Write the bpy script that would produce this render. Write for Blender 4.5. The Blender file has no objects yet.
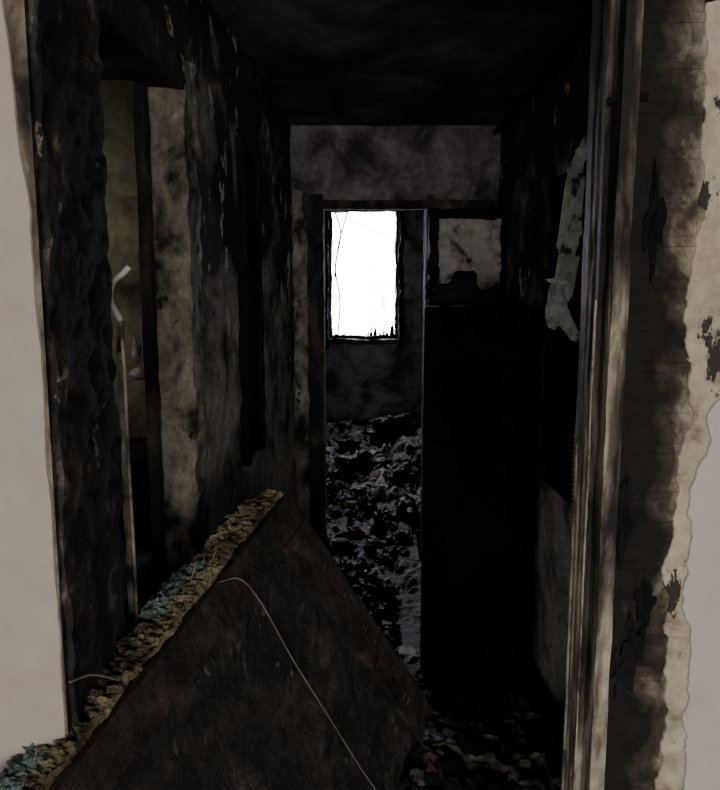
import bpy, bmesh, math, random
from mathutils import Vector, Matrix, noise
random.seed(7)
scene=bpy.context.scene
COL=scene.collection

# ---------------------------------------------------------------- materials
def new_mat(name):
    m=bpy.data.materials.new(name); m.use_nodes=True
    nt=m.node_tree; b=nt.nodes['Principled BSDF']
    return m,nt,b
def N(nt,t,**k):
    n=nt.nodes.new(t)
    for a,v in k.items(): setattr(n,a,v)
    return n
def layered(name,light,mid,dark,scale=3.0,lo=.4,hi=.6,grad=None,rough=.85,bump=.3,bscale=30,spec=.3,brick=False,stretch=(1,1,1),fine=.35,chips=None):
    """light/mid/dark are three surface layers (paint, scorched plaster, soot) chosen by noise + optional position gradient.
    chips=(colour,scale,threshold): exposed plaster where the skin has flaked off"""
    m,nt,b=new_mat(name); L=nt.links.new
    tc=N(nt,'ShaderNodeTexCoord')
    mp=N(nt,'ShaderNodeMapping'); mp.inputs['Scale'].default_value=stretch
    L(tc.outputs['Object'],mp.inputs['Vector'])
    n1=N(nt,'ShaderNodeTexNoise'); n1.inputs['Scale'].default_value=scale; n1.inputs['Detail'].default_value=9; n1.inputs['Roughness'].default_value=.62; n1.inputs['Distortion'].default_value=.4
    L(mp.outputs[0],n1.inputs['Vector'])
    val=n1.outputs['Fac']
    if grad:
        sep=N(nt,'ShaderNodeSeparateXYZ'); L(tc.outputs['Object'],sep.inputs[0])
        for ax,c,k in grad:
            s=N(nt,'ShaderNodeMath',operation='SUBTRACT'); L(sep.outputs['XYZ'.index(ax)],s.inputs[0]); s.inputs[1].default_value=c
            q=N(nt,'ShaderNodeMath',operation='MULTIPLY_ADD'); L(s.outputs[0],q.inputs[0]); q.inputs[1].default_value=k; L(val,q.inputs[2])
            val=q.outputs[0]
    r=N(nt,'ShaderNodeValToRGB'); e=r.color_ramp.elements
    e[0].position=max(0,lo); e[0].color=(*dark,1); e[1].position=min(1,hi); e[1].color=(*light,1)
    me=e.new((lo+hi)/2); me.color=(*mid,1)
    L(val,r.inputs[0])
    n2=N(nt,'ShaderNodeTexNoise'); n2.inputs['Scale'].default_value=bscale; n2.inputs['Detail'].default_value=8; n2.inputs['Roughness'].default_value=.7
    L(tc.outputs['Object'],n2.inputs['Vector'])
    mr=N(nt,'ShaderNodeMapRange'); mr.inputs['From Min'].default_value=.3; mr.inputs['From Max'].default_value=.7; mr.inputs['To Min'].default_value=1-fine; mr.inputs['To Max'].default_value=1+fine
    L(n2.outputs['Fac'],mr.inputs['Value'])
    vm=N(nt,'ShaderNodeVectorMath',operation='SCALE'); L(r.outputs[0],vm.inputs[0]); L(mr.outputs[0],vm.inputs['Scale'])
    colour=vm.outputs[0]
    ad=N(nt,'ShaderNodeMath',operation='ADD'); L(n1.outputs['Fac'],ad.inputs[0]); L(n2.outputs['Fac'],ad.inputs[1])
    hgt=ad.outputs[0]
    if chips:
        n3=N(nt,'ShaderNodeTexNoise'); n3.inputs['Scale'].default_value=chips[1]; n3.inputs['Detail'].default_value=12; n3.inputs['Roughness'].default_value=.68
        ofs=N(nt,'ShaderNodeMapping'); ofs.inputs['Location'].default_value=(3.1,7.7,1.3); ofs.inputs['Scale'].default_value=(1,1,.6)
        L(tc.outputs['Object'],ofs.inputs['Vector']); L(ofs.outputs[0],n3.inputs['Vector'])
        st=N(nt,'ShaderNodeMapRange'); st.inputs['From Min'].default_value=chips[2]; st.inputs['From Max'].default_value=chips[2]+.02
        L(n3.outputs['Fac'],st.inputs['Value'])
        mx=N(nt,'ShaderNodeMix',data_type='RGBA'); L(st.outputs[0],mx.inputs['Factor']); L(colour,mx.inputs['A']); mx.inputs['B'].default_value=(*chips[0],1)
        colour=mx.outputs['Result']
        a3=N(nt,'ShaderNodeMath',operation='MULTIPLY_ADD'); L(st.outputs[0],a3.inputs[0]); a3.inputs[1].default_value=-.35; L(hgt,a3.inputs[2]); hgt=a3.outputs[0]
    L(colour,b.inputs['Base Color'])
    b.inputs['Roughness'].default_value=rough
    b.inputs['Specular IOR Level'].default_value=spec
    bp=N(nt,'ShaderNodeBump'); bp.inputs['Strength'].default_value=bump; bp.inputs['Distance'].default_value=.02
    if brick:
        cx=N(nt,'ShaderNodeCombineXYZ'); sp=N(nt,'ShaderNodeSeparateXYZ'); L(tc.outputs['Object'],sp.inputs[0])
        L(sp.outputs[0 if brick=='xz' else 1],cx.inputs[0]); L(sp.outputs[2],cx.inputs[1])
        bt=N(nt,'ShaderNodeTexBrick'); bt.inputs['Scale'].default_value=1; bt.inputs['Brick Width'].default_value=.21; bt.inputs['Row Height'].default_value=.065; bt.inputs['Mortar Size'].default_value=.008
        L(cx.outputs[0],bt.inputs['Vector'])
        a2=N(nt,'ShaderNodeMath',operation='MULTIPLY_ADD'); L(bt.outputs['Fac'],a2.inputs[0]); a2.inputs[1].default_value=-.5; L(hgt,a2.inputs[2]); hgt=a2.outputs[0]
    L(hgt,bp.inputs['Height']); L(bp.outputs[0],b.inputs['Normal'])
    return m

SOOT=(.012,.010,.010)
M={}
M['paint']=layered('painted_plaster_white',(.45,.40,.365),(.40,.35,.315),(.18,.135,.10),scale=3,lo=.12,hi=.42,bump=.12,bscale=14,fine=.08,chips=((.30,.25,.20),9,.68))
M['edge']=layered('scorched_brown_edge',(.30,.25,.20),(.12,.095,.075),(.02,.017,.015),scale=11,lo=.40,hi=.64,bump=.6,fine=.3,stretch=(1,1,.5))
M['reveal_l']=layered('burnt_brick_reveal',(.30,.275,.235),(.050,.042,.034),SOOT,scale=11,lo=.47,hi=.73,bump=.9,brick='yz',fine=.6,stretch=(1,1,.6),chips=((.24,.205,.165),18,.63))
M['frontr']=layered('burnt_to_cream_plaster',(.40,.345,.27),(.085,.068,.052),(.016,.014,.012),scale=11,lo=.38,hi=.66,grad=[('X',.494,4.2)],bump=.9,brick='xz',fine=.5,stretch=(1,1,.7),chips=((.30,.26,.21),19,.635))
M['cream']=layered('cream_plaster',(.50,.445,.36),(.41,.35,.27),(.12,.095,.068),scale=8,lo=.37,hi=.54,bump=.5,fine=.25,chips=((.045,.038,.032),12,.59))
M['whitecoat']=layered('white_skim_coat',(.50,.47,.445),(.46,.425,.40),(.28,.25,.22),scale=7,lo=.22,hi=.45,bump=.15,fine=.06)
M['wall']=layered('sooty_wall',(.48,.44,.40),(.27,.25,.23),(.028,.025,.023),scale=3.4,lo=.38,hi=.62,grad=[('Z',1.15,-.14)],bump=.5,fine=.45,chips=((.60,.54,.45),8,.60))
M['wall_r']=layered('sooty_wall_right',(.55,.51,.48),(.22,.205,.195),(.025,.023,.022),scale=3.6,lo=.39,hi=.64,grad=[('Z',1.0,-.14)],bump=.5,fine=.45,chips=((.55,.50,.44),8,.61))
M['wall_end']=layered('sooty_wall_end',(.30,.275,.28),(.17,.155,.16),(.040,.036,.037),scale=4,lo=.40,hi=.68,bump=.3)
M['ceil']=layered('sooty_ceiling',(.18,.165,.18),(.08,.074,.081),(.022,.020,.022),scale=3,lo=.4,hi=.7,bump=.5)
M['jamb']=layered('scorched_timber_plaster',(.40,.36,.295),(.22,.195,.155),(.022,.020,.018),scale=8,lo=.38,hi=.60,bump=.8,fine=.4,stretch=(1,1,.6),chips=((.02,.018,.016),14,.60))
M['jambd']=layered('charred_jamb',(.14,.12,.10),(.045,.038,.034),(.010,.009,.009),scale=8,lo=.4,hi=.7,bump=.8,stretch=(1,1,.4))
M['frame']=layered('peeling_painted_frame',(.42,.375,.30),(.13,.106,.084),(.018,.016,.014),scale=6,lo=.41,hi=.62,bump=.6,fine=.35,stretch=(3,3,.5),grad=[('Z',1.35,-.14)],rough=.6)
M['char']=layered('char_black',(.022,.02,.02),(.011,.010,.010),(.005,.005,.005),scale=5,lo=.4,hi=.7,bump=.6,rough=.9,spec=.15)
M['fridge']=layered('sooty_enamel',(.010,.0095,.010),(.006,.006,.006),(.003,.003,.003),scale=4,lo=.4,hi=.7,bump=.25,rough=1,spec=.05)
M['floor']=layered('wet_ash_floor',(.10,.09,.10),(.035,.032,.035),(.010,.009,.010),scale=6,lo=.4,hi=.65,bump=1.0,rough=.42,spec=.5)
M['deb_a']=layered('wet_black_debris',(.022,.019,.019),(.010,.009,.009),(.004,.004,.004),scale=9,lo=.4,hi=.7,bump=1.0,rough=.33,spec=.32)
M['deb_b']=layered('grey_ash_debris',(.16,.145,.145),(.05,.045,.045),(.010,.009,.009),scale=18,lo=.46,hi=.72,bump=.9,rough=.42,spec=.4)
M['deb_c']=layered('reddish_debris',(.19,.07,.055),(.07,.032,.026),(.02,.013,.013),scale=12,lo=.35,hi=.65,bump=.8,rough=.5)
M['rub']=layered('plaster_rubble',(.34,.32,.26),(.18,.168,.135),(.035,.031,.026),scale=10,lo=.38,hi=.68,bump=.8,rough=.8)
M['panel']=layered('scorched_panel_face',(.085,.073,.063),(.024,.020,.017),(.007,.006,.006),scale=8,lo=.40,hi=.70,bump=1.0,bscale=45,rough=.40,fine=.9,spec=.4,chips=((.16,.14,.12),28,.62))
M['board']=layered('charred_rail_board',(.10,.075,.060),(.034,.025,.020),(.011,.009,.007),scale=9,lo=.42,hi=.72,bump=.9,rough=.5,fine=.4)
M['wool']=layered('mineral_wool',(.42,.37,.23),(.25,.205,.12),(.055,.042,.028),scale=14,lo=.40,hi=.64,bump=1.0,bscale=110,rough=1,fine=.6)
M['teal']=layered('teal_foam',(.19,.28,.25),(.12,.18,.16),(.05,.07,.055),scale=16,lo=.35,hi=.62,bump=.9,bscale=60,rough=1)
M['metal']=layered('pale_metal_trim',(.60,.58,.55),(.46,.44,.41),(.14,.13,.12),scale=9,lo=.30,hi=.50,bump=.2,rough=.5,spec=.5,fine=.15)
M['ridge']=layered('cream_paint_ridge',(.42,.38,.31),(.26,.23,.18),(.05,.042,.035),scale=9,lo=.38,hi=.58,bump=.3,rough=.6,fine=.3)
M['paper']=layered('scorched_paper',(.50,.50,.47),(.34,.34,.31),(.04,.04,.04),scale=18,lo=.38,hi=.52,bump=.4,rough=.8)
M['tile']=layered('stained_beige_wall',(.42,.38,.27),(.30,.27,.185),(.08,.072,.055),scale=3,lo=.35,hi=.6,bump=.2)
M['blue']=layered('blue_plastic',(.05,.08,.18),(.035,.05,.11),(.01,.01,.02),scale=6,lo=.35,hi=.6,bump=.3,rough=.4)
M['bare']=layered('bare_patch',(.46,.42,.39),(.32,.29,.27),(.035,.031,.03),scale=7,lo=.38,hi=.54,bump=.3)
M['wire']=layered('wire',(.24,.22,.19),(.17,.15,.12),(.06,.05,.045),scale=20,lo=.3,hi=.6,bump=.1,rough=.5)
M['tick']=layered('splinter_wood',(.14,.12,.10),(.09,.075,.06),(.03,.025,.02),scale=20,lo=.3,hi=.6,bump=.1)
M['bark']=layered('branch_bark',(.05,.045,.04),(.03,.026,.023),(.015,.013,.012),scale=12,lo=.3,hi=.6,bump=.3)
M['landing']=layered('landing_plaster',(.42,.39,.36),(.38,.35,.32),(.3,.27,.25),scale=2,lo=.3,hi=.6,bump=.1)
M['white']=layered('white_scrap',(.8,.76,.78),(.7,.66,.68),(.35,.33,.33),scale=12,lo=.3,hi=.5,bump=.3)

# ---------------------------------------------------------------- mesh helpers
def obj_from_bm(bm,name,mats,smooth=False,parent=None):
    me=bpy.data.meshes.new(name); bm.normal_update(); bm.to_mesh(me); bm.free()
    if not isinstance(mats,(list,tuple)): mats=[mats]
    for m in mats: me.materials.append(m)
    if smooth:
        for p in me.polygons: p.use_smooth=True
    o=bpy.data.objects.new(name,me); COL.objects.link(o)
    if parent: o.parent=parent
    return o
def empty(name):
    e=bpy.data.objects.new(name,None); COL.objects.link(e); return e
def add_box(bm,a,b,mi=0,res=None,amp=0,fs=8,seed=0,normal_mi=None,xf=None):
    a=Vector(a); b=Vector(b)
    nx,ny,nz=[max(1,int(round(abs(b[i]-a[i])/res))) if res else 1 for i in range(3)]
    cache={}
    def V(i,j,k):
        key=(i,j,k)
        if key not in cache:
            p=Vector((a.x+(b.x-a.x)*i/nx,a.y+(b.y-a.y)*j/ny,a.z+(b.z-a.z)*k/nz))
            if amp:
                q=p*fs+Vector((seed,seed*1.7,0))
                p=p+noise.noise_vector(q)*amp+noise.noise_vector(q*3.1)*amp*.5
            if xf: p=xf(p)
            cache[key]=bm.verts.new(p)
        return cache[key]
    def F(vs,m):
        f=bm.faces.new(vs); f.material_index=m
    g=lambda k:(normal_mi or {}).get(k,mi)
    for i in range(nx):
        for j in range(ny):
            F([V(i,j,0),V(i,j+1,0),V(i+1,j+1,0),V(i+1,j,0)],g('-z'))
            F([V(i,j,nz),V(i+1,j,nz),V(i+1,j+1,nz),V(i,j+1,nz)],g('+z'))
    for i in range(nx):
        for k in range(nz):
            F([V(i,0,k),V(i+1,0,k),V(i+1,0,k+1),V(i,0,k+1)],g('-y'))
            F([V(i,ny,k),V(i,ny,k+1),V(i+1,ny,k+1),V(i+1,ny,k)],g('+y'))
    for j in range(ny):
        for k in range(nz):
            F([V(0,j,k),V(0,j,k+1),V(0,j+1,k+1),V(0,j+1,k)],g('-x'))
            F([V(nx,j,k),V(nx,j+1,k),V(nx,j+1,k+1),V(nx,j,k+1)],g('+x'))
def boxes(name,lst,mats,parent=None,**kw):
    bm=bmesh.new()
    for t in lst:
        opts=dict(kw)
        if len(t)>2: opts.update(t[2])
        add_box(bm,t[0],t[1],**opts)
    return obj_from_bm(bm,name,mats,parent=parent)
def ragged(bm,pts,org,ux,uy,n,th,jit=.004,step=.012,mi=0,seed=0):
    P=[]
    for i in range(len(pts)):
        p=Vector(pts[i]); q=Vector(pts[(i+1)%len(pts)])
        k=max(1,int((q-p).length/step))
        for s in range(k):
            r=p.lerp(q,s/k); v=noise.noise_vector(Vector((r.x*45+seed,r.y*45,seed)))
            P.append(Vector((r.x+v.x*jit*2,r.y+v.y*jit*2)))
    org=Vector(org);ux=Vector(ux);uy=Vector(uy);n=Vector(n)
    f=[bm.verts.new(org+ux*p.x+uy*p.y+n*th) for p in P]
    bk=[bm.verts.new(org+ux*p.x+uy*p.y-n*.003) for p in P]
    ff=bm.faces.new(f); ff.material_index=mi
    ff2=bm.faces.new(bk[::-1]); ff2.material_index=mi
    for i in range(len(P)):
        j=(i+1)%len(P); q=bm.faces.new([f[i],bk[i],bk[j],f[j]]); q.material_index=mi
    bmesh.ops.triangulate(bm,faces=[ff,ff2])
def coat(name,keys,xfar,y,th,mat,z0,z1,jit=.008,dz=.006,seed=0,fz=11,parent=None):
    """layer of plaster on the front wall: torn edge x(z) interpolated from keys, reaching to xfar"""
    bm=bmesh.new(); rows=[]; n=int((z1-z0)/dz); s=1 if xfar>keys[0][1] else -1
    for i in range(n+1):
        z=z0+(z1-z0)*i/n
        x=keys[-1][1]
        for (za,xa),(zb,xb) in zip(keys[:-1],keys[1:]):
            if za<=z<=zb: 
                t=(z-za)/(zb-za); t=t*t*(3-2*t); x=xa+(xb-xa)*t; break
        else:
            if z<keys[0][0]: x=keys[0][1]
        x+=noise.fractal(Vector((seed,z*fz,0)),.8,2.1,7)*jit
        r=[Vector((x,y-.0002,z)),Vector((x+s*.0012,y-th*.8,z)),Vector((x+s*.005,y-th,z)),Vector((x+s*.05,y-th*.8,z)),Vector((xfar,y-th*.8,z)),Vector((xfar,y-.0002,z))]
        rows.append([bm.verts.new(p) for p in r])
    for a,b in zip(rows[:-1],rows[1:]):
        for k in range(6): bm.faces.new([a[k],a[(k+1)%6],b[(k+1)%6],b[k]])
    bm.faces.new(rows[0]); bm.faces.new(rows[-1][::-1])
    return obj_from_bm(bm,name,mat,parent=parent)
def tube(name,pts,r,mat,parent=None):
    cu=bpy.data.curves.new(name,'CURVE'); cu.dimensions='3D'; cu.bevel_depth=r; cu.bevel_resolution=3
    sp=cu.splines.new('POLY'); sp.points.add(len(pts)-1)
    for i,p in enumerate(pts): sp.points[i].co=(*p,1)
    cu.materials.append(mat); cu.use_fill_caps=True
    o=bpy.data.objects.new(name,cu); COL.objects.link(o)
    if parent:o.parent=parent
    return o
def smoothpts(pts,k=8):
    out=[]
    P=[Vector(p) for p in pts]; P=[P[0]*2-P[1]]+P+[P[-1]*2-P[-2]]
    for i in range(1,len(P)-2):
        for s in range(k):
            t=s/k; a,b,c,d=P[i-1:i+3]
            out.append(.5*((2*b)+(c-a)*t+(2*a-5*b+4*c-d)*t*t+(3*b-a-3*c+d)*t**3))
    out.append(P[-2]); return out
def lump(bm,c,r,seed,mi=0,sub=3,k=.35,fs=5):
    t=bmesh.new(); bmesh.ops.create_icosphere(t,subdivisions=sub,radius=1)
    vs=[]
    for v in t.verts:
        d=1+noise.noise(v.co*1.6+Vector((seed,seed,0)))*k*1.5+noise.noise(v.co*fs+Vector((seed,0,0)))*k*.5
        vs.append(bm.verts.new(Vector(c)+Vector((v.co.x*r[0],v.co.y*r[1],v.co.z*r[2]))*d))
    t.verts.index_update()
    for f in t.faces:
        q=bm.faces.new([vs[v.index] for v in f.verts]); q.material_index=mi
    t.free()

H=2.55
YB=-4.2
YR=1.225   # back of the right-hand entrance reveal
# ---------------------------------------------------------------- shell
boxes('floor',[((-3.2,YB,-.12),(3.2,6.9,0))],M['floor'])
boxes('ceiling',[((-3.2,1.1,H),(3.2,6.9,H+.12)),((-3.2,YB,H+.12),(3.2,1.3,H+.24))],M['ceil'],res=.25,amp=.006)

bm=bmesh.new()
add_box(bm,(-3.2,1.1,0),(-.495,1.36,H+.12),mi=0,normal_mi={'+x':1,'+y':2})
add_box(bm,(.40,1.1,0),(3.2,YR,H+.12),mi=3,normal_mi={'-x':1,'+y':2})
add_box(bm,(-.495,1.1,2.35),(.40,YR,H+.12),mi=1)
obj_from_bm(bm,'wall_front',[M['edge'],M['reveal_l'],M['char'],M['frontr']])
boxes('trim_1',[((-.505,1.112,0),(-.484,1.375,2.35),dict(res=.013,amp=.010,fs=16))],M['reveal_l'])
coat('trim_2',[(0,-.498),(.8,-.497),(1.3,-.499),(1.55,-.501),(1.72,-.503),(1.85,-.515),(1.95,-.520),(2.1,-.527),(2.4,-.53)],-1.6,1.1,.005,M['paint'],.02,2.6,jit=.0035,seed=4,fz=7)

def shear(p):
    return Vector((p.x+ (p.y-2.06)*.062,p.y,p.z))
bm=bmesh.new()
add_box(bm,(-.62,2.10,0),(-.5,4.0,H),xf=shear,res=.06,amp=.008,fs=6)
add_box(bm,(-.62,1.36,2.28),(-.5,2.10,H),xf=shear,res=.08,amp=.006)
obj_from_bm(bm,'wall_left',M['wall'])
bm=bmesh.new()
add_box(bm,(-.60,2.03,0),(-.484,2.15,2.27),xf=shear,res=.016,amp=.011,fs=13)
add_box(bm,(-.60,1.36,2.18),(-.488,2.05,2.29),xf=shear,res=.022,amp=.009,fs=11,mi=1)
add_box(bm,(-.60,1.36,0),(-.52,1.40,2.2),res=.02,amp=.006,mi=1)
add_box(bm,(-.615,1.985,0),(-.585,2.04,2.18),res=.03,amp=.003,mi=1)
obj_from_bm(bm,'door_frame',[M['jamb'],M['jambd']])

boxes('wall_right',[((.77,YR,0),(.89,4.0,H))],M['wall_r'],res=.08,amp=.009,fs=5)
bm=bmesh.new()
add_box(bm,(-3.2,4.0,0),(-.27,4.14,H)); add_box(bm,(.40,4.0,0),(3.2,4.14,H)); add_box(bm,(-.27,4.0,2.14),(.40,4.14,H),res=.07,amp=.006)
obj_from_bm(bm,'wall_end',M['wall_end'])
bm=bmesh.new()
add_box(bm,(-.37,3.955,0),(-.295,4.01,2.2),res=.022,amp=.013,fs=10,mi=0)
add_box(bm,(-.295,3.98,0),(-.205,4.15,2.18),res=.03,amp=.007,mi=1)
add_box(bm,(.37,3.98,0),(.42,4.15,2.18),res=.03,amp=.006,mi=1)
add_box(bm,(-.30,3.98,2.10),(.76,4.02,2.15),res=.03,amp=.006,mi=1)
obj_from_bm(bm,'door_frame.001',[M['jamb'],M['jambd']])
wx0,wx1,wz0,wz1=-.285,.355,1.24,2.43
bm=bmesh.new()
add_box(bm,(-3.2,6.5,0),(wx0,6.7,H)); add_box(bm,(wx1,6.5,0),(3.2,6.7,H))
add_box(bm,(wx0,6.5,0),(wx1,6.7,wz0)); add_box(bm,(wx0,6.5,wz1),(wx1,6.7,H))
obj_from_bm(bm,'wall_window',M['wall_end'])
boxes('wall_outer_left',[((-3.3,YB,0),(-3.2,6.9,H+.24))],M['landing'])
boxes('wall_outer_right',[((3.2,YB,0),(3.3,6.9,H+.24))],M['landing'])
boxes('wall_landing_back',[((-3.3,YB-.1,0),(3.3,YB,H+.24))],M['landing'])
boxes('wall_partition',[((-1.75,1.36,0),(-1.65,4.0,H)),((1.6,4.14,0),(1.7,6.5,H)),((-1.7,4.14,0),(-1.6,6.5,H))],M['wall_end'])
boxes('wall_side_room',[((-1.65,3.2,0),(-.62,3.3,H))],M['tile'])

w=empty('window_1')
boxes('frame',[((wx0,6.52,wz0),(wx0+.03,6.6,wz1)),((wx1-.03,6.52,wz0),(wx1,6.6,wz1)),((wx0,6.52,wz1-.03),(wx1,6.6,wz1)),((wx0,6.52,wz0),(wx1,6.6,wz0+.035)),((wx0-.06,6.44,wz0-.04),(wx1+.06,6.56,wz0+.005))],M['jambd'],parent=w,res=.04,amp=.014)
boxes('architrave',[((wx1,6.47,wz0-.1),(wx1+.04,6.52,2.5)),((wx0-.05,6.47,wz0-.1),(wx0,6.52,2.5)),((wx0-.05,6.47,2.44),(wx1+.04,6.52,2.5))],M['char'],parent=w,res=.04,amp=.025)
bm=bmesh.new()
x=wx0+.03
while x<wx1-.03:
    hh=random.choice([.04,.07,.10,.13]) if x>.05 else random.choice([.01,.03,.05])
    wv=random.uniform(.02,.06)
    ragged(bm,[(x,wz0+.02),(x+wv,wz0+.02),(x+wv*random.uniform(.3,.9),wz0+.03+hh)],(0,6.56,0),(1,0,0),(0,0,1),(0,-1,0),.004,step=.03)
    x+=wv
obj_from_bm(bm,'charred_glazing_remains',M['deb_b'],parent=w)
tube('hanging_wire_1',smoothpts([(wx0+.05,6.5,2.42),(wx0+.11,6.5,2.2),(wx0+.06,6.49,1.9),(wx0+.10,6.49,1.6),(wx0+.08,6.49,1.27)]),.008,M['deb_b'],w)
tube('hanging_wire_2',smoothpts([(wx0+.18,6.5,2.42),(wx0+.09,6.5,2.1),(wx0+.05,6.49,1.8)]),.007,M['deb_b'],w)
tube('hanging_wire_3',smoothpts([(wx0+.12,6.5,2.36),(wx0+.30,6.5,2.28),(wx1-.03,6.49,2.12)]),.004,M['deb_b'],w)
# bare shrub standing outside
sh=empty('bare_shrub')
rr=random.Random(3)
for i in range(15):
    x0=rr.uniform(.10,.50); h=rr.uniform(.10,.75)*(.6+x0)
    p0=Vector((x0,8.3,.2)); p1=Vector((x0+rr.uniform(-.15,.1),8.3+rr.uniform(-.1,.1),1.0)); p2=p1+Vector((rr.uniform(-.18,.14),0,.30+h*.4)); p3=p2+Vector((rr.uniform(-.16,.14),0,.18+h*.3))
    tube('stem_%d'%i,smoothpts([p0,p1,p2,p3],5),.0035,M['bark'],sh)
boxes('trunk',[((.22,8.24,-.02),(.34,8.36,.45),dict(res=.03,amp=.02))],M['bark'],parent=sh)
boxes('ground',[((-3,6.95,-.14),(4,11,-.02))],M['landing'])

# ---------------------------------------------------------------- entrance door frame (right)
df=empty('entrance_door_frame')
boxes('jamb_core',[((.390,1.10,0),(.402,YR,2.36))],M['frame'],parent=df,res=.025,amp=.003)
boxes('stop_bead',[((.381,1.135,0),(.392,1.150,2.34)),((.384,1.175,0),(.392,1.187,2.34))],M['frame'],parent=df,res=.03,amp=.002,seed=3)
boxes('outer_bead',[((.389,1.088,0),(.414,1.102,2.36))],M['frame'],parent=df,res=.03,amp=.003,seed=8)
boxes('paint_ridge',[((.3785,1.136,0),(.3815,1.140,1.60)),((.380,1.207,0),(.384,1.211,1.35))],M['ridge'],parent=df,res=.03,amp=.0015,seed=1)
boxes('inner_edge',[((.384,1.20,0),(.392,YR+.003,2.34))],M['frame'],parent=df,res=.03,amp=.002,seed=5)
boxes('head',[((-.495,1.12,2.33),(.41,YR,2.37))],M['jambd'],parent=df,res=.04,amp=.006)
bm=bmesh.new(); z=1.0
while z<1.36:
    add_box(bm,(.381,YR+.001,z),(.385,YR+.003,z+.003)); z+=.009
obj_from_bm(bm,'safety_chain',M['tick'],parent=df)
tube('hinge_pin',[(.378,1.12,1.9),(.40,1.105,1.905),(.43,1.095,1.90)],.006,M['char'],df)

coat('peeling_plaster',[(0,.500),(.6,.505),(.9,.515),(1.15,.503),(1.3,.512),(1.45,.522),(1.6,.508),(1.75,.52),(2.0,.512),(2.2,.53),(2.6,.54)],1.6,1.1,.003,M['cream'],.02,2.6,jit=.012,seed=3,fz=16)
coat('peeling_plaster.001',[(0.3,.56),(.8,.552),(.98,.548),(1.05,.545),(1.12,.532),(1.2,.536),(1.28,.53),(1.34,.54),(1.38,.552),(1.42,.556),(1.46,.575),(1.5,.60)],1.6,1.096,.003,M['whitecoat'],.3,1.5,jit=.010,seed=9,fz=15)
bm=bmesh.new()
for (cx,cz,rx,rz) in [(.455,1.03,.014,.04),(.435,.98,.014,.03),(.47,1.1,.012,.03),(.425,1.25,.01,.05),(.45,1.72,.010,.05),(.535,2.055,.03,.018)]:
    lump(bm,(cx,1.096,cz),(rx,.006,rz),cx*90,0,sub=4,k=.9)
obj_from_bm(bm,'charred_blisters',M['char'])

# ---------------------------------------------------------------- side doorway
bt=empty('bent_trim_strip')
tube('bent_hook',smoothpts([(-.468,1.44,1.668),(-.480,1.44,1.655),(-.503,1.44,1.635),(-.506,1.43,1.60),(-.494,1.45,1.56)],6),.0065,M['metal'],bt)
tube('strip',smoothpts([(-.494,1.45,1.56),(-.490,1.45,1.45),(-.494,1.46,1.3),(-.488,1.45,1.1),(-.490,1.46,.9),(-.486,1.45,.78)],6),.0036,M['ridge'],bt)
boxes('flat_edge',[((-.512,1.47,.6),(-.500,1.485,1.55))],M['jamb'],parent=bt,res=.02,amp=.005,fs=9)
sr=empty('bathroom_cabinet')
boxes('carcass',[((-1.2,2.75,0),(-.86,3.18,.95))],M['jambd'],parent=sr)
boxes('top',[((-1.22,2.72,.95),(-.84,3.19,.98))],M['deb_b'],parent=sr)
boxes('splash_panel',[((-1.2,3.15,.98),(-.84,3.19,2.05))],M['tile'],parent=sr)
bm=bmesh.new(); lump(bm,(-.90,2.82,1.40),(.02,.02,.05),5,0,k=.3); lump(bm,(-.91,2.86,1.30),(.035,.03,.025),6,0,k=.3)
obj_from_bm(bm,'hanging_towel_hook',M['metal'],smooth=True)
bm=bmesh.new(); bmesh.ops.create_icosphere(bm,subdivisions=4,radius=.16)
for v in bm.verts:
    v.co+=noise.noise_vector(v.co*9)*.05; v.co.z*=2.2; v.co+=Vector((-.83,2.45,.40))
obj_from_bm(bm,'blue_plastic_bag',M['blue'],smooth=True)

# ---------------------------------------------------------------- left wall panel, right wall board
def lw(y): return -.5+(y-2.06)*.062
bm=bmesh.new()
y0,y1=2.68,2.98
def lp(p): return Vector((lw(p.y)+p.x,p.y,p.z))
add_box(bm,(.006,y0,.98),(.02,y1,2.18),xf=lp,res=.03,amp=.010)
add_box(bm,(.006,y0-.02,.96),(.03,y0+.02,2.2),xf=lp,res=.03,amp=.010)
add_box(bm,(.006,y1-.02,.96),(.03,y1+.02,2.2),xf=lp,res=.03,amp=.010)
obj_from_bm(bm,'charred_wall_panel',M['char'])  # tall black panel with raised side strips
bm=bmesh.new()
add_box(bm,(.735,2.22,.92),(.755,2.70,2.03),res=.03,amp=.010)
add_box(bm,(.725,2.20,.90),(.755,2.25,2.05),res=.03,amp=.008); add_box(bm,(.725,2.68,.90),(.755,2.73,2.05),res=.03,amp=.008)
add_box(bm,(.725,2.22,2.00),(.755,2.70,2.05),res=.03,amp=.008); add_box(bm,(.725,2.22,.90),(.755,2.70,.94),res=.03,amp=.008)
obj_from_bm(bm,'charred_notice_board',M['char'])
hp=empty('hanging_scorched_papers')
def sheet(name,outline,org,rz,tilt,th=.003,mat='paper'):
    bm=bmesh.new()
    R=Matrix.Rotation(rz,3,'Z')@Matrix.Rotation(tilt,3,'Y')
    ragged(bm,outline,org,R@Vector((1,0,0)),R@Vector((0,0,1)),R@Vector((0,-1,0)),th,jit=.007,step=.012,seed=org[2])
    for v in bm.verts:
        v.co+=noise.noise_vector(v.co*8)*.012
    return obj_from_bm(bm,name,M[mat],parent=hp)
DY=-.08
sheet('sheet_1',[(-.03,.24),(-.01,.29),(.05,.30),(.06,.26),(.035,.22),(.05,.12),(.06,0),(.03,-.14),(.0,-.24),(-.03,-.22),(-.015,-.12),(-.04,-.02),(-.02,.06),(-.045,.12)],(.685,2.42+DY,1.84),.3,.16)
sheet('sheet_2',[(-.03,.10),(.03,.12),(.045,-.02),(.03,-.14),(-.02,-.12),(-.05,-.02)],(.66,2.40+DY,1.64),.5,.35)
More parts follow.
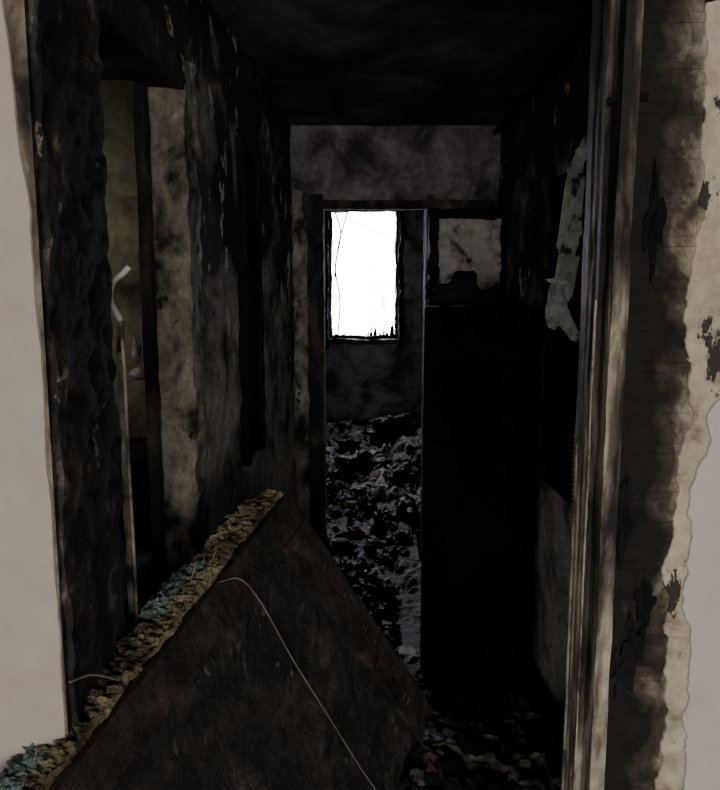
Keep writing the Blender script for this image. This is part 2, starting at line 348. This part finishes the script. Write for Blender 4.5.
sheet('sheet_3',[(-.03,.06),(.02,.09),(.035,-.04),(.03,-.09),(-.005,-.06)],(.67,2.38+DY,1.53),.2,-.45)
sheet('sheet_4',[(-.05,.0),(.0,.012),(.04,.0),(.0,-.012)],(.64,2.37+DY,1.66),.2,.1)

tube('ceiling_conduit',[(.735,1.32,2.50),(.73,2.0,2.505),(.74,2.8,2.50),(.735,3.98,2.505)],.012,M['char'])

ep=empty('burnt_wall_cabinet')
boxes('back_panel',[((.40,3.74,1.40),(.75,3.77,2.05))],M['bare'],parent=ep)
boxes('carcass',[((.375,3.77,1.3),(.755,3.97,2.07))],M['char'],parent=ep)
boxes('frame',[((.362,3.71,1.3),(.412,3.775,2.07)),((.738,3.71,1.3),(.757,3.775,2.07)),((.362,3.71,2.02),(.757,3.775,2.07)),((.362,3.71,1.3),(.757,3.775,1.42))],M['char'],parent=ep,res=.016,amp=.016,fs=14)

# ---------------------------------------------------------------- refrigerator (turned a few degrees)
fr=empty('refrigerator')
def bevbox(name,a,b,mat,parent,bev=.015):
    o=boxes(name,[(a,b)],mat,parent=parent)
    md=o.modifiers.new('b','BEVEL'); md.width=bev; md.segments=3
    return o
FW=.455
bevbox('cabinet',(0,.06,.03),(FW,.56,1.575),M['fridge'],fr)
bevbox('lower_door',(0,0,.06),(FW,.052,1.03),M['fridge'],fr,.012)
bevbox('freezer_door',(0,0,1.045),(FW,.052,1.575),M['fridge'],fr,.012)
bevbox('handle_lower',(FW-.06,-.03,.72),(FW-.035,.005,.98),M['fridge'],fr,.006)
bevbox('handle_upper',(FW-.06,-.03,1.09),(FW-.035,.005,1.27),M['fridge'],fr,.006)
boxes('foot',[((.02,.02,0),(.07,.08,.06)),((FW-.07,.02,0),(FW-.02,.08,.06)),((.02,.48,0),(.07,.54,.06)),((FW-.07,.48,0),(FW-.02,.54,.06))],M['char'],parent=fr)
fr.location=(.252,2.76,0); fr.rotation_euler=(0,0,-math.radians(5.6))
bm=bmesh.new()
lump(bm,(.40,2.92,1.632),(.085,.06,.055),1); lump(bm,(.43,2.90,1.685),(.05,.045,.036),2); lump(bm,(.53,2.93,1.612),(.085,.06,.037),3); lump(bm,(.35,2.92,1.607),(.045,.045,.03),4)
obj_from_bm(bm,'charred_shoes',M['char'],smooth=True)

# ---------------------------------------------------------------- debris
def hf(x,y):
    p=Vector((x,y,0))
    n=noise.fractal(p*2.6,1.0,2.0,5)*.5+noise.fractal(p*9,1,2,4)*.25
    base=.045+max(0,(2.9-y))*.03+max(0,y-3.7)*.165
    heap=.14*math.exp(-((x-.15)**2/.10+(y-2.0)**2/.10))
    return max(.012,base+heap+n*(.09+.07*min(1,max(0,y-3.9))))
def field(x0,x1,y0,y1,res=.03,bm=None):
    bm=bm or bmesh.new(); nx=int((x1-x0)/res); ny=int((y1-y0)/res); g=[]
    for i in range(nx+1):
        row=[]
        for j in range(ny+1):
            x=x0+(x1-x0)*i/nx; y=y0+(y1-y0)*j/ny
            row.append(bm.verts.new((x,y,hf(x,y)+noise.noise(Vector((x*28,y*28,0)))*.010)))
        g.append(row)
    for i in range(nx):
        for j in range(ny):
            bm.faces.new([g[i][j],g[i+1][j],g[i+1][j+1],g[i][j+1]])
    return bm
def shard(bm,c,s,mi,th=.006,tilt=.6):
    n=random.randint(4,7)
    R=Matrix.Rotation(random.uniform(0,6.3),3,'Z')@Matrix.Rotation(random.uniform(-tilt,tilt),3,'X')@Matrix.Rotation(random.uniform(-tilt,tilt),3,'Y')
    e=random.uniform(.35,1)
    pts=[(s*math.cos(6.283*i/n)*random.uniform(.6,1.1),s*e*math.sin(6.283*i/n)*random.uniform(.6,1.1)) for i in range(n)]
    ragged(bm,pts,c,R@Vector((1,0,0)),R@Vector((0,1,0)),R@Vector((0,0,1)),th,jit=.006,step=.04,mi=mi,seed=random.random()*50)
def cloth(bm,c,s,mi,seed,hh=.25):
    """crumpled rag draped on the heap"""
    n=18; g=[]; a=random.uniform(0,6.3); ca,sa=math.cos(a),math.sin(a); asp=random.uniform(.5,1)
    for i in range(n+1):
        row=[]
        for j in range(n+1):
            u=(i/n-.5)*2; v=(j/n-.5)*2
            q=Vector((u*1.7+seed,v*1.7,seed*.3)); d=noise.noise_vector(q)*.35
            X=s*(u+d.x); Y=s*asp*(v+d.y); x=c[0]+ca*X-sa*Y; y=c[1]+sa*X+ca*Y
            z=hf(x,y)+.010+s*hh*max(0,1-(u*u+v*v)*.5)*.6+s*hh*abs(noise.noise(q*1.9))*1.3
            row.append(bm.verts.new((x,y,z)))
        g.append(row)
    for i in range(n):
        for j in range(n):
            f=bm.faces.new([g[i][j],g[i+1][j],g[i+1][j+1],g[i][j+1]]); f.material_index=mi; f.smooth=True
bm=field(-.37,.74,1.42,3.93)
for i in range(520):
    x=random.uniform(-.28,.66); y=random.uniform(1.6,3.85)
    if x>.17 and y>2.68: continue
    s=random.uniform(.012,.055); z=hf(x,y)
    mi=random.choices([0,1,2,3],[8,.8,.7,3 if y<2.8 else .1])[0]
    if random.random()<.35: shard(bm,(x,y,z+s*.2),s,mi,tilt=.4)
    else: lump(bm,(x,y,z+s*.2),(s*random.uniform(.5,1),s*random.uniform(.5,1),s*.6),i,mi,sub=2,k=.7)
for i in range(22):
    x=random.uniform(-.22,.12); y=random.uniform(2.6,3.8); cloth(bm,(x,y),random.uniform(.05,.11),random.choice([0,0,0,0,0,2,1]),i*3.3,hh=.5)
for i in range(46):
    x=random.uniform(.22,.64); y=random.uniform(2.0,2.62); s=random.uniform(.03,.075); z=hf(x,y)
    lump(bm,(x,y,z+.01),(s,s*.8,s*.5),i+300,3 if random.random()<.7 else 0,sub=3,k=.5)
for i in range(9):
    cloth(bm,(random.uniform(.28,.58),random.uniform(2.0,2.5)),random.uniform(.07,.13),random.choice([3,3,3,1]),i*5.1+.7)
obj_from_bm(bm,'corridor_rubble',[M['deb_a'],M['deb_b'],M['deb_c'],M['rub']])
bm=field(-1.5,1.5,4.2,6.42,res=.04)
field(-.18,.35,3.94,4.22,res=.03,bm=bm)
for i in range(480):
    s=random.uniform(.015,.09)
    x=random.uniform(-.5,.8); y=random.uniform(4.2+s,6.4-s); z=hf(x,y)
    mi=random.choices([0,1,2],[9,.9,1.3])[0]
    if random.random()<.3: shard(bm,(x,y,z+s*.2),s,mi,tilt=.4)
    else: lump(bm,(x,y,z+s*.2),(s*random.uniform(.5,1),s*random.uniform(.5,1),s*.6),i+99,mi,sub=2 if s<.04 else 3,k=.7)
for i in range(22):
    s=random.uniform(.02,.06); x=random.uniform(-.12,.30); y=random.uniform(3.95,4.25); lump(bm,(x,y,hf(x,y)+s*.2),(s,s*.7,s*.5),i+700,random.choice([0,0,1,2]),sub=3,k=.6)
for i in range(36):
    s=random.uniform(.08,.22)
    cloth(bm,(random.uniform(-.5,.7),random.uniform(4.5,6.1)),s,random.choices([0,1,2],[7,1.0,1.2])[0],i*2.9,hh=.35)
for (x,y,s) in [(.27,5.9,.17),(.02,5.2,.13),(-.08,5.7,.10),(.30,5.0,.09)]:
    lump(bm,(x,y,hf(x,y)+s*.35),(s*1.1,s*.8,s*.7),x*40,0,sub=4,k=.6)
obj_from_bm(bm,'burnt_debris_pile',[M['deb_a'],M['deb_b'],M['deb_c']])
bm=bmesh.new()
R=Matrix.Rotation(.1,3,'X')
ragged(bm,[(-.04,-.02),(.04,-.03),(.035,.04),(.0,.02),(-.02,.05)],(.20,2.80,.12),(1,0,0),R@Vector((0,1,0)),R@Vector((0,0,1)),.004,jit=.01)
obj_from_bm(bm,'white_paper_scrap',M['white'])

# ---------------------------------------------------------------- fallen insulated door leaf
A=Vector((-.198,1.75,1.105)); B=Vector((.21,2.03,.34)); C=Vector((-.525,.95,.795))
e1=(C-A); L=e1.length; e1.normalize(); e2=(B-A); W=e2.length; e2.normalize()
nn=e1.cross(e2).normalized()
if nn.dot(Vector((0,0,1.6))-A)<0: nn=-nn
L1=L*1.42
def loc(p): return A+e1*p.x+e2*p.y+nn*p.z
fd=empty('fallen_insulated_door')
boxes('leaf_panel',[((.03,.03,-.07),(L1-.02,W-.02,0))],M['panel'],parent=fd,xf=loc,res=.014,amp=.012,fs=9)
boxes('long_stile',[((0,.0,-.02),(L1,.085,.016))],M['board'],parent=fd,xf=loc,res=.02,amp=.005,fs=9)
boxes('top_rail',[((0,.09,-.02),(.115,W,.02))],M['board'],parent=fd,xf=loc,res=.02,amp=.005,fs=9,seed=4)
boxes('back_skin',[((0,0,-.10),(L1,W,-.085))],M['char'],parent=fd,xf=loc,res=.04,amp=.004)
boxes('far_edge_strip',[((-.012,.0,-.10),(.002,W,.01))],M['board'],parent=fd,xf=loc,res=.03,amp=.003)
bm=bmesh.new()
for i in range(30):
    if random.random()<.3: continue
    t=.14+i*.023+random.uniform(-.009,.009); u=.05+random.uniform(-.02,.02)
    add_box(bm,(u,t,.017),(u+random.uniform(.008,.035),t+random.uniform(.001,.002),.0225),xf=loc)
obj_from_bm(bm,'splinter_marks',M['tick'],parent=fd)
bm=bmesh.new()
add_box(bm,(.0,-.016,-.09),(L1,.0,-.004),xf=loc,res=.006,amp=.012,fs=26)
for i in range(750):
    s=random.uniform(0.01,L1); r=random.uniform(.0025,.0075)
    lump(bm,loc(Vector((s,random.uniform(-.028,-.015),random.uniform(-.09,-.004)))),(r*1.7,r,r),i,0,sub=2,k=.8)
for i in range(210):
    s=random.choice([random.uniform(.80,1.05),random.uniform(.72,1.05),random.uniform(.82,L1),random.uniform(.30,.46)]); r=random.uniform(.004,.011)
    lump(bm,loc(Vector((s,random.uniform(-.033,-.022),random.uniform(-.095,-.045)))),(r*1.6,r,r),i+200,1,sub=2,k=.8)
obj_from_bm(bm,'insulation_wool',[M['wool'],M['teal']],parent=fd)
for i in range(26):
    s=random.uniform(.02,L1*.9); a=Vector((s,-.025,random.uniform(-.08,-.01))); d=Vector((random.uniform(-.03,.03),random.uniform(-.035,-.01),random.uniform(-.01,.03)))
    tube('fibre_%d'%i,[loc(p) for p in smoothpts([a,a+d*.5+Vector((.006,0,0)),a+d],3)],.0009,M['wire'],fd)
tube('loose_wire',[loc(p) for p in smoothpts([(.34,.0,.01),(.30,.03,.03),(.29,.12,.026),(.31,.3,.018),(.33,.5,.018),(.35,.7,.018),(.36,W-.03,.02)])],.0014,M['wire'],fd)
tube('straw_wisp',[loc(p) for p in smoothpts([(.62,-.015,-.02),(.66,-.08,.0),(.70,-.11,.01)])],.0018,M['wire'],fd)

# ---------------------------------------------------------------- lights / world
wd=bpy.data.worlds.new('overcast'); scene.world=wd; wd.use_nodes=True
bg=wd.node_tree.nodes['Background']; bg.inputs['Color'].default_value=(.92,.87,1.0,1); bg.inputs['Strength'].default_value=26
def area(name,loc_,target,size,power,col):
    l=bpy.data.lights.new(name,'AREA'); l.shape='RECTANGLE'; l.size=size[0]; l.size_y=size[1]; l.energy=power; l.color=col
    o=bpy.data.objects.new(name,l); COL.objects.link(o); o.location=loc_
    d=Vector(target)-Vector(loc_); o.rotation_euler=d.to_track_quat('-Z','Y').to_euler(); return o
area('landing_daylight',(0,-3.6,1.4),(0,1.2,1.2),(4.2,1.5),180,(1,.94,.87))
area('side_room_fill',(-1.5,2.3,1.9),(-1.0,3.1,1.3),(.5,.6),1.5,(1,.97,.85))  # fill lamp added to brighten the side room, no window behind it
p=area('window_portal',((wx0+wx1)/2,6.68,(wz0+wz1)/2),((wx0+wx1)/2,5,(wz0+wz1)/2),(wx1-wx0,wz1-wz0),1,(1,1,1)); p.data.cycles.is_portal=True

# ---------------------------------------------------------------- camera
cam=bpy.data.cameras.new('camera'); cam.sensor_fit='HORIZONTAL'; cam.sensor_width=36; cam.lens=35; cam.clip_start=.02
co=bpy.data.objects.new('camera',cam); COL.objects.link(co); co.location=(0,0,1.6); co.rotation_euler=(math.radians(90-7.7),0,0)
scene.camera=co
